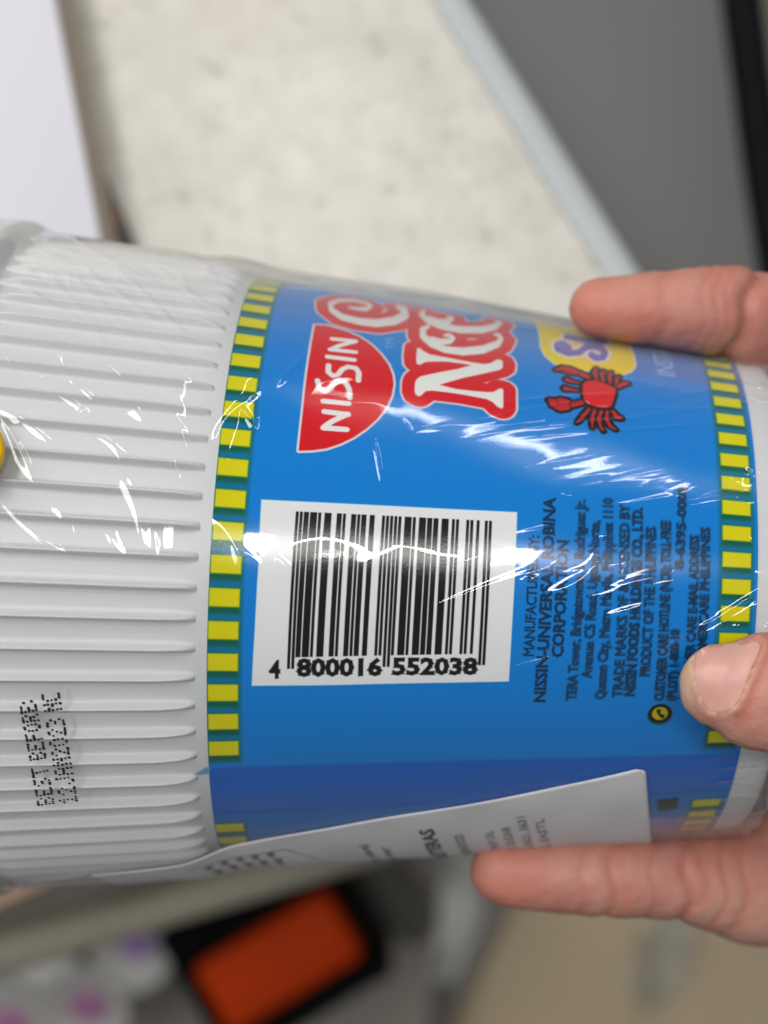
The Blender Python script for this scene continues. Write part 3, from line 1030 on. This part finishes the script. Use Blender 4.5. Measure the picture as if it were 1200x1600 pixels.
    Lk(tr.outputs[0], m1.inputs[1])
    Lk(df.outputs[0], m1.inputs[2])
    m2 = N('ShaderNodeMixShader')
    Lk(mu.outputs[0], m2.inputs[0])
    Lk(m1.outputs[0], m2.inputs[1])
    Lk(gl.outputs[0], m2.inputs[2])
    Lk(m2.outputs[0], out.inputs[0])
    mesh_obj('shrink_film', V.reshape(-1, 3), grid_faces(n_, m_, True)[:, ::-1], m, cup)

    # dot-matrix date on the film over the ribs
    G = {'B': ('1110', '1001', '1110', '1001', '1110'), 'E': ('1111', '1000', '1110', '1000', '1111'), 'S': ('0111', '1000', '0110', '0001', '1110'), 'T': ('11111', '00100', '00100', '00100', '00100'), 'F': ('1111', '1000', '1110', '1000', '1000'),
         'O': ('0110', '1001', '1001', '1001', '0110'), 'R': ('1110', '1001', '1110', '1010', '1001'), ':': ('0', '1', '0', '1', '0'), '1': ('010', '110', '010', '010', '111'), '2': ('0110', '1001', '0010', '0100', '1111'), 'J': ('0001', '0001', '0001', '1001', '0110'),
         'A': ('0110', '1001', '1111', '1001', '1001'), 'N': ('1001', '1101', '1011', '1001', '1001'), '0': ('0110', '1001', '1001', '1001', '0110'), '3': ('1110', '0001', '0110', '0001', '1110'), 'C': ('0111', '1000', '1000', '1000', '0111'), ' ': ('00', '00', '00', '00', '00')}
    V, F = [], []
    blk = plain('date_ink', sr(.12, .13, .16), .5, .2, 800)
    for txt, a_, b_, hx in (('BEST BEFORE:', (61, 1257), (32, 1098), 23), ('12JAN2023 NC', (95, 1253), (67, 1086), 25)):
        cols = []
        for ch in txt:
            g = G[ch]
            for k in range(len(g[0])):
                cols.append([int(g[q][k]) for q in range(5)])
            cols.append([0] * 5)
        cols = cols[:-1]
        for k, c in enumerate(cols):
            u = k / (len(cols) - 1)
            for q in range(5):
                if not c[q]:
                    continue
                x = a_[0] + (b_[0] - a_[0]) * u + hx * q / 4 + random.uniform(-.5, .5)
                y = a_[1] + (b_[1] - a_[1]) * u - 3.5 * q / 4 + random.uniform(-.5, .5)
                s_, f_ = on_cup([(x, y)], .0018)
                s_, f_ = s_[0], f_[0]
                o = len(V)
                rd = .00017 * random.uniform(.85, 1.15)
                rr = rad(s_) + film_off(s_, f_) + .00012
                V.append(loc(s_, f_, rr + .00003))
                for z in range(10):
                    w = z * math.pi / 5
                    V.append(loc(s_ + rd * 1.15 * math.cos(w), f_ + rd * math.sin(w) / rr, rr))
                F += [(o, o + 1 + z, o + 1 + (z + 1) % 10) for z in range(10)]
    mesh_obj('date_print', V, F, blk, cup)

    # white paper label stuck low on the film
    A = np.array([float(on_cup([(340, 1316)])[0][0]) * 1e3, float(on_cup([(340, 1316)])[1][0]) * 41.0])
    sB, fB = on_cup([(1008, 1194)])
    B = np.array([sB[0] * 1e3, fB[0] * rad(sB[0]) * 1e3])
    eu = (A - B) / np.linalg.norm(A - B)            # from the right corner to the left
    ev = np.array([-eu[1], eu[0]])
    if ev[1] > 0:
        ev = -ev
    ev = ev + eu * .16
    LW, LH = 74.0, 46.0
    nu, nv = 150, 90
    u, v = np.meshgrid(np.linspace(0, LW, nu), np.linspace(0, LH, nv), indexing='ij')
    # rounded right corner
    rc = 1.2
    cu = np.where(v < rc, rc - np.sqrt(np.maximum(rc ** 2 - (rc - v) ** 2, 0)), 0)
    uu = cu + u * (LW - cu) / LW
    sag = .25 * np.sin(u / LW * 9.0) * np.exp(-v / 8) + .5 * smoothstep(44, 60, u)
    s = B[0] + eu[0] * uu + ev[0] * (v + sag)
    x = B[1] + eu[1] * uu + ev[1] * (v + sag)
    s = s * 1e-3
    ph_ = x * 1e-3 / rad(np.clip(s, -.05, .05))
    s = np.maximum(s, S_RIM + .003)
    rr = rad(s) + film_off(s, ph_) + .00026 + .00012 * np.exp(-v / 1.2) * (.5 + .5 * np.sin(u * .31 + 1)) + .00008 * np.sin(u * .5) * np.sin(v * .4)
    pr = Print(0, LW, 0, LH, 12, (.82, .82, .83))
    INK = (.20, .20, .21)

    def line(t, uu_, v_end, v_start, h, col=INK, bold=0., soft=1, al=.85):
        # reads up towards the top edge; capital tops towards the rim (larger u)
        text_on(pr, t, (uu_, v_start), (uu_, v_end), h, col, bold=bold, soft=soft, alpha=al, grow=.02, side=1)
    line('CARRETERAS', 28.2, 4.4, 25, 1.9, (.10, .10, .11), .02)
    line('INSTANT NOODLES WITH SEAFOOD', 24.6, 7.5, 40, 1.3)
    for k, (t, a0) in enumerate((('INGREDIENTS: WHEAT FLOUR, PALM OIL', 8.3), ('MODIFIED STARCH, SALT, SUGAR', 7.8), ('FLAVOUR ENHANCERS E621, E631', 5.6), ('SEASONING E330, EASTL', 7.0))):
        line(t, 20.6 - k * 2.3, a0 - .6, 40, 1.15, (.3, .3, .31), .0)
    line('(Store in a cool dry place)', 37.5, 6.3, 34, 1.3)
    line('importer', 35, 8.2, 20, 1.2)
    # boxed panel with small rows towards the left end
    for P in ([(48.2, 4.2), (62, 3.2), (62, 3.4), (48.3, 4.4)], [(48.2, 4.2), (48.4, 4.2), (44.9, 10), (44.7, 10)]):
        pr.poly(P, INK, soft=.1, alpha=.8)
    for k in range(5):
        line('Energy 000 kJ'[:10].replace('000', '186'), 50 + k * 2.2, 4.2, 11, 1.1, INK, .0)
    img = pr.image('paper_print')
    mp, nt, b = nodes('paper_sheet')
    ti = nt.nodes.new('ShaderNodeTexImage')
    ti.image = img
    ti.extension = 'EXTEND'
    nt.links.new(ti.outputs[0], b.inputs['Base Color'])
    b.inputs['Roughness'].default_value = .6
    V = loc(s, ph_, rr).reshape(-1, 3)
    pa = mesh_obj('paper_label', V, grid_faces(nu, nv), mp, cup)
    uvl = pa.data.uv_layers.new(name='sheet')
    vi = np.empty(len(pa.data.loops), np.int32)
    pa.data.loops.foreach_get('vertex_index', vi)
    uvl.data.foreach_set('uv', np.stack([(u / LW).ravel()[vi], (v / LH).ravel()[vi]], 1).astype(np.float32).ravel())
    so = pa.modifiers.new('thickness', 'SOLIDIFY')
    so.thickness = .0001
    so.offset = 1

    # round yellow sticker by the rim
    s_, f_ = on_cup([(6, 716)], .0018)
    s0, f0 = s_[0] - .0041, f_[0]
    V, n = [], 64
    for q, h in ((1.0, .0001), (1.0, .0006), (.97, .0010), (.90, .00125), (.84, .00105), (.8, .001), (.4, .001), (.01, .001)):
        for k in range(n):
            a = 2 * math.pi * k / n
            rr = rad(s0) + .0026
            ss_, ff = s0 + .0046 * q * math.cos(a), f0 + .0046 * q * math.sin(a) / rr
            V.append(loc(ss_, ff, rr + h))
    st = mesh_obj('yellow_sticker', V, grid_faces(8, n, True), plain('sticker_yellow', sr(.93, .76, .03), .3, .05, 200), cup)


# ------------------------------------------------------------------ the hand
def build_hand():
    def chain(pts, squash=.92):
        """(px, py, depth, r_px) -> closed tapering limb as verts/faces"""
        C_ = np.array([at(a, b, d) for a, b, d, _ in pts])
        Rr = np.array([r * d / FPX for _, _, d, r in pts])
        # resample with Catmull-Rom
        n = len(C_)
        P = []
        for i in range(n - 1):
            p0, p1, p2, p3 = C_[max(i - 1, 0)], C_[i], C_[i + 1], C_[min(i + 2, n - 1)]
            r0, r1, r2, r3 = Rr[max(i - 1, 0)], Rr[i], Rr[i + 1], Rr[min(i + 2, n - 1)]
            for t in np.linspace(0, 1, 9)[:-1]:
                h = lambda a, b, c, d: .5 * ((2 * b) + (-a + c) * t + (2 * a - 5 * b + 4 * c - d) * t * t + (-a + 3 * b - 3 * c + d) * t ** 3)
                P.append((h(p0, p1, p2, p3), h(r0, r1, r2, r3)))
        P.append((C_[-1], Rr[-1]))
        c = np.array([p for p, _ in P])
        r = np.array([q for _, q in P])
        tg = np.gradient(c, axis=0)
        tg /= np.linalg.norm(tg, axis=1)[:, None]
        rings, m = [], 28
        an = np.linspace(0, 2 * np.pi, m, endpoint=False)

        def ring(ci, ti, ri):
            b_ = np.array([0, 0, 1.]) - ti * ti[2]
            b_ /= np.linalg.norm(b_)
            w_ = np.cross(ti, b_)
            return ci + ri * (np.cos(an)[:, None] * w_ + np.sin(an)[:, None] * b_ * squash)
        for k in range(1, 8):                       # rounded start cap
            a = k / 8 * math.pi / 2
            rings.append(ring(c[0] - tg[0] * r[0] * math.cos(a), tg[0], r[0] * math.sin(a)))
        for ci, ti, ri in zip(c, tg, r):
            rings.append(ring(ci, ti, ri))
        for k in range(7, 0, -1):
            a = k / 8 * math.pi / 2
            rings.append(ring(c[-1] + tg[-1] * r[-1] * math.cos(a), tg[-1], r[-1] * math.sin(a)))
        V = np.concatenate(rings)
        nr = len(rings)
        F = [tuple(x) for x in grid_faces(nr, m, True)]
        V = np.concatenate([V, [rings[0].mean(0), rings[-1].mean(0)]])
        a0, a1 = len(V) - 2, len(V) - 1
        for k in range(m):
            F.append((a0, (k + 1) % m, k))
            F.append((a1, (nr - 1) * m + k, (nr - 1) * m + (k + 1) % m))
        return V, F
    limbs = [
        # index finger over the top of the cup
        ([(935, 481, .2020, 47), (975, 482, .2020, 53), (1030, 483, .2025, 60), (1090, 485, .2030, 68), (1140, 490, .2045, 75), (1190, 512, .208, 82), (1260, 570, .216, 88), (1345, 650, .226, 100), (1470, 760, .236, 120), (1640, 900, .244, 150)], .92),
        # middle and ring fingers behind the cup
        ([(860, 700, .2640, 42), (960, 690, .2660, 52), (1080, 690, .2680, 58), (1200, 710, .2680, 66), (1320, 770, .258, 76), (1420, 830, .248, 100), (1640, 920, .246, 150)], .9),
        ([(850, 930, .2650, 42), (960, 920, .2670, 52), (1080, 915, .2690, 58), (1200, 920, .2680, 66), (1320, 940, .262, 76), (1430, 960, .252, 100), (1640, 970, .248, 150)], .9),
        # little finger under the cup, crossing below it
        ([(788, 1361, .2080, 54), (825, 1365, .2080, 57), (885, 1367, .2085, 60), (955, 1369, .2095, 64), (1010, 1369, .2105, 65), (1070, 1370, .212, 70), (1130, 1378, .2145, 82), (1190, 1378, .218, 100), (1270, 1330, .226, 115), (1400, 1200, .238, 130), (1640, 1040, .248, 160)], .92),
        # thumb lying on the near side
        ([(1128, 1072, .1792, 68), (1160, 1078, .1786, 88), (1210, 1082, .1782, 97), (1270, 1082, .180, 102), (1350, 1062, .188, 108), (1450, 1030, .205, 130), (1560, 1000, .226, 165), (1660, 980, .242, 180)], .74),
        # heel of the hand, wrist and forearm
        ([(1560, 860, .246, 160), (1700, 900, .252, 170), (1900, 960, .262, 170), (2300, 1060, .262, 190), (2900, 1220, .262, 215)], .75),
        ([(1540, 1120, .246, 140), (1700, 1060, .254, 170), (1900, 990, .264, 160)], .75),
    ]
    V, F = [], []
    for pts, sq in limbs:
        v, f = chain(pts, sq)
        o = len(V)
        V += list(v)
        F += [tuple(int(i) + o for i in q) for q in f]
    tmp = mesh_obj('hand', V, F, None)
    rm = tmp.modifiers.new('fuse', 'REMESH')
    rm.mode = 'VOXEL'
    rm.voxel_size = .0004
    sm = tmp.modifiers.new('soften', 'SMOOTH')
    sm.factor = .5
    sm.iterations = 24
    dg = bpy.context.evaluated_depsgraph_get()
    me = bpy.data.meshes.new_from_object(tmp.evaluated_get(dg))
    bpy.data.objects.remove(tmp)
    me.name = 'hand'
    n = len(me.vertices)
    co = np.empty(n * 3, np.float32)
    no = np.empty(n * 3, np.float32)
    me.vertices.foreach_get('co', co)
    me.vertices.foreach_get('normal', no)
    co, no = co.reshape(-1, 3).astype(float), no.reshape(-1, 3).astype(float)
    depth = CAM_Z - co[:, 2]
    px = 600 + FPX * co[:, 0] / depth
    py = 800 - FPX * co[:, 1] / depth
    disp = np.zeros(n)
    red = np.zeros(n)

    def groove(a, b, dep, w, amt, rng_px):
        """skin crease across a finger between two photograph points, at a given distance"""
        pa, pb = at(*a, dep), at(*b, dep)
        mid = (pa + pb) / 2
        d = (pb - pa) / np.linalg.norm(pb - pa)
        nn = np.cross(d, [0, 0, 1.])
        t = (co - mid) @ nn + .0006 * np.sin(((co - mid) @ d) * 700)
        near = np.linalg.norm((co - mid) - np.outer((co - mid) @ nn, nn), axis=1) < rng_px * dep / FPX
        g = np.exp(-(t / w) ** 2) * near
        disp[:] -= amt * g
        disp[:] += amt * .2 * np.exp(-((np.abs(t) - 2.4 * w) / (1.6 * w)) ** 2) * near
        red[:] = np.maximum(red, .38 * np.exp(-(t / (1.6 * w)) ** 2) * near)
    groove((1176, 440), (1136, 556), .2035, .0011, .0008, 95)
    groove((1040, 420), (1022, 545), .2025, .0009, .00015, 75)
    groove((958, 1300), (948, 1435), .2085, .0008, .00026, 82)
    groove((972, 1300), (965, 1435), .2085, .0006, .00008, 82)
    groove((1070, 1290), (1062, 1445), .2115, .0009, .00032, 95)
    groove((1098, 1300), (1085, 1400), .2115, .0008, .00016, 75)
    for x_, dep_, w_, am in ((1085, .2028, .0004, .00007), (1105, .2032, .0004, .00009), (1120, .2035, .0004, .00007)):
        groove((x_ + 14, 430), (x_ - 10, 548), dep_, w_, am, 80)
    for x_, am in ((900, .00008), (1010, .0001), (1125, .00012), (1160, .0001)):
        groove((x_ + 8, 1300), (x_ - 6, 1440), .2105, .0005, am, 85)
    groove((1185, 1110), (1172, 1172), .179, .0004, .00012, 45)
    groove((1198, 1105), (1188, 1178), .179, .0004, .00012, 45)
    # redder pads
    for a, d_, rr in (((930, 490), .2, 70), ((800, 1360), .207, 75), ((1150, 1330), .214, 45), ((1000, 500), .2, 60), ((1180, 1050), .175, 30)):
        c = at(*a, d_)
        q = np.linalg.norm(co - c, axis=1) / (rr * d_ / FPX)
        red = np.maximum(red, .75 * np.exp(-q ** 2))
    # nail and the folds of skin round it
    crop = lambda L_: np.array([(1030 + x / 6.153, 940 + y / 6.153) for x, y in L_])
    nail = crop([(352, 480), (335, 600), (352, 740), (400, 850), (425, 980), (480, 1040), (560, 1062), (660, 1050), (740, 990), (800, 880), (860, 700), (920, 560), (990, 420), (940, 380), (830, 395), (600, 410), (440, 430)])
    vis = (depth < .186) & (no[:, 2] > .1)
    idx = np.where(vis & (px > 1050) & (px < 1230) & (py > 960) & (py < 1200))[0]
    d = Print.sd_poly(px[idx], py[idx], nail) * .176 / FPX * 1e3       # mm
    disp[idx] += 1e-3 * (.13 * np.exp(-((d - .5) / .5) ** 2) - .10 * smoothstep(.1, -.5, d))
    # the straight fold at the nail's root stands higher
    ra, rb = nail[12], nail[8]
    ex = rb - ra
    tt = np.clip(((px[idx] - ra[0]) * ex[0] + (py[idx] - ra[1]) * ex[1]) / (ex @ ex), 0, 1)
    dd = np.hypot(px[idx] - ra[0] - tt * ex[0], py[idx] - ra[1] - tt * ex[1]) * .176 / FPX * 1e3
    outside = d > 0
    disp[idx] += 1e-3 * .35 * np.exp(-((dd - .5) / .6) ** 2) * outside
    red[idx] = np.maximum(red[idx], .55 * np.exp(-((d - 1.2) / 1.0) ** 2) * (px[idx] > 1150))
    pale = np.zeros(n)
    pale[idx] = np.clip(np.exp(-((d - .2) / .16) ** 2) * .75 * smoothstep(-.2, .6, np.sin(px[idx] * .21 + py[idx] * .13) + np.sin(px[idx] * .07 - py[idx] * .31)), 0, 1)
    pale[idx] = np.maximum(pale[idx], .55 * (smoothstep(1105, 1070, px[idx]) * smoothstep(1120, 1070, py[idx]) * (d > .2)))
    # fine skin relief
    for _ in range(40):
        a = rng.normal(size=3)
        a /= np.linalg.norm(a)
        k = 2 * np.pi / rng.uniform(.0012, .006)
        disp += .000007 * np.sin(k * (co @ a) + rng.uniform(0, 6.28))
    co2 = co + no * disp[:, None]
    me.vertices.foreach_set('co', co2.astype(np.float32).ravel())
    for nm, arr in (('redness', red), ('callus', pale)):
        at_ = me.attributes.new(nm, 'FLOAT', 'POINT')
        at_.data.foreach_set('value', arr.astype(np.float32))
    me.polygons.foreach_set('use_smooth', np.ones(len(me.polygons), bool))
    me.update()
    m, nt, b = nodes('skin')
    N, Lk = nt.nodes.new, nt.links.new
    tc = N('ShaderNodeTexCoord')

    def noise(sc, det=4):
        q = N('ShaderNodeTexNoise')
        q.inputs['Scale'].default_value = sc
        q.inputs['Detail'].default_value = det
        Lk(tc.outputs['Object'], q.inputs['Vector'])
        return q

    def mixc(f, a, c, amt=None):
        x = N('ShaderNodeMixRGB')
        if isinstance(f, float):
            x.inputs[0].default_value = f
        else:
            Lk(f, x.inputs[0])
        for k, v in ((1, a), (2, c)):
            if isinstance(v, tuple):
                x.inputs[k].default_value = v
            else:
                Lk(v, x.inputs[k])
        return x
    c0 = mixc(noise(170, 5).outputs['Fac'], sr(.715, .51, .44), sr(.82, .63, .56))
    r1 = N('ShaderNodeAttribute')
    r1.attribute_name = 'redness'
    c1 = mixc(r1.outputs['Fac'], c0.outputs[0], sr(.76, .43, .37))
    r2 = N('ShaderNodeAttribute')
    r2.attribute_name = 'callus'
    mot = N('ShaderNodeValToRGB')
    mot.color_ramp.elements[0].position, mot.color_ramp.elements[1].position = .40, .66
    mot.color_ramp.elements[1].color = (.6, .6, .6, 1)
    Lk(noise(75, 3).outputs['Fac'], mot.inputs[0])
    c1 = mixc(mot.outputs[0], c1.outputs[0], sr(.69, .41, .375))
    c2 = mixc(r2.outputs['Fac'], c1.outputs[0], sr(.86, .76, .63))
    Lk(c2.outputs[0], b.inputs['Base Color'])
    b.inputs['Roughness'].default_value = .48
    b.inputs['Specular IOR Level'].default_value = .4
    b.inputs['Subsurface Weight'].default_value = .22
    b.inputs['Subsurface Radius'].default_value = (.0022, .0008, .0005)
    b.inputs['Subsurface Scale'].default_value = 1.0
    nb = noise(1500, 3)
    wv = N('ShaderNodeTexVoronoi')
    wv.inputs['Scale'].default_value = 2600
    Lk(tc.outputs['Object'], wv.inputs['Vector'])
    ad = N('ShaderNodeMath')
    ad.operation = 'ADD'
    Lk(nb.outputs['Fac'], ad.inputs[0])
    Lk(wv.outputs['Distance'], ad.inputs[1])
    bp = N('ShaderNodeBump')
    bp.inputs['Strength'].default_value = .2
    bp.inputs['Distance'].default_value = .00018
    Lk(ad.outputs[0], bp.inputs['Height'])
    Lk(bp.outputs[0], b.inputs['Normal'])
    me.materials.clear()
    me.materials.append(m)
    hand = bpy.data.objects.new('hand', me)
    COL.objects.link(hand)
    tag(hand, 'right hand gripping the narrow end of the cup, thumb on the near side', 'hand')

    # thumb nail: a thin curved plate laid into its fold
    bvh = BVHTree.FromPolygons([tuple(v) for v in co2[:, :]], [tuple(p.vertices) for p in me.polygons])
    P = []
    k = len(nail)
    for i in range(k):
        for t in np.linspace(0, 1, 5)[:-1]:
            P.append(nail[i] * (1 - t) + nail[(i + 1) % k] * t)
    P = np.array(P)
    for _ in range(4):
        P = (np.roll(P, 1, 0) + 2 * P + np.roll(P, -1, 0)) / 4
    cen = P.mean(0)
    V, rings = [], 12
    for j in range(rings + 1):
        q = 1 - j / rings
        for p in P:
            x = cen + (p - cen) * max(q, .01)
            d_ = Vector(((x[0] - 600) / FPX, (800 - x[1]) / FPX, -1)).normalized()
            hit, nn, _, _ = bvh.ray_cast(Vector(CAMP), d_)
            if hit is None:
                hit, nn = Vector(at(x[0], x[1], .175)), Vector((0, 0, 1))
            V.append(tuple(hit + Vector((0, 0, 1)) * (.00004 + .00024 * (1 - q ** 6))))
    V = np.array(V).reshape(rings + 1, len(P), 3)
    for _ in range(3):
        V[1:-1] = (V[:-2] + 2 * V[1:-1] + V[2:]) / 4
        V = (np.roll(V, 1, 1) + 2 * V + np.roll(V, -1, 1)) / 4
    mn, nt, b = nodes('nail')
    tc = nt.nodes.new('ShaderNodeTexCoord')
    nz = nt.nodes.new('ShaderNodeTexNoise')
    nz.inputs['Scale'].default_value = 350
    nt.links.new(tc.outputs['Object'], nz.inputs['Vector'])
    mx = nt.nodes.new('ShaderNodeMixRGB')
    mx.inputs[1].default_value = sr(.80, .58, .54)
    mx.inputs[2].default_value = sr(.86, .68, .63)
    nt.links.new(nz.outputs['Fac'], mx.inputs[0])
    nt.links.new(mx.outputs[0], b.inputs['Base Color'])
    b.inputs['Roughness'].default_value = .33
    b.inputs['Subsurface Weight'].default_value = .2
    b.inputs['Subsurface Radius'].default_value = (.002, .0008, .0005)
    mesh_obj('thumbnail', V.reshape(-1, 3), grid_faces(rings + 1, len(P), True), mn, hand)
    return hand


build_surroundings()
build_cup()
build_hand()
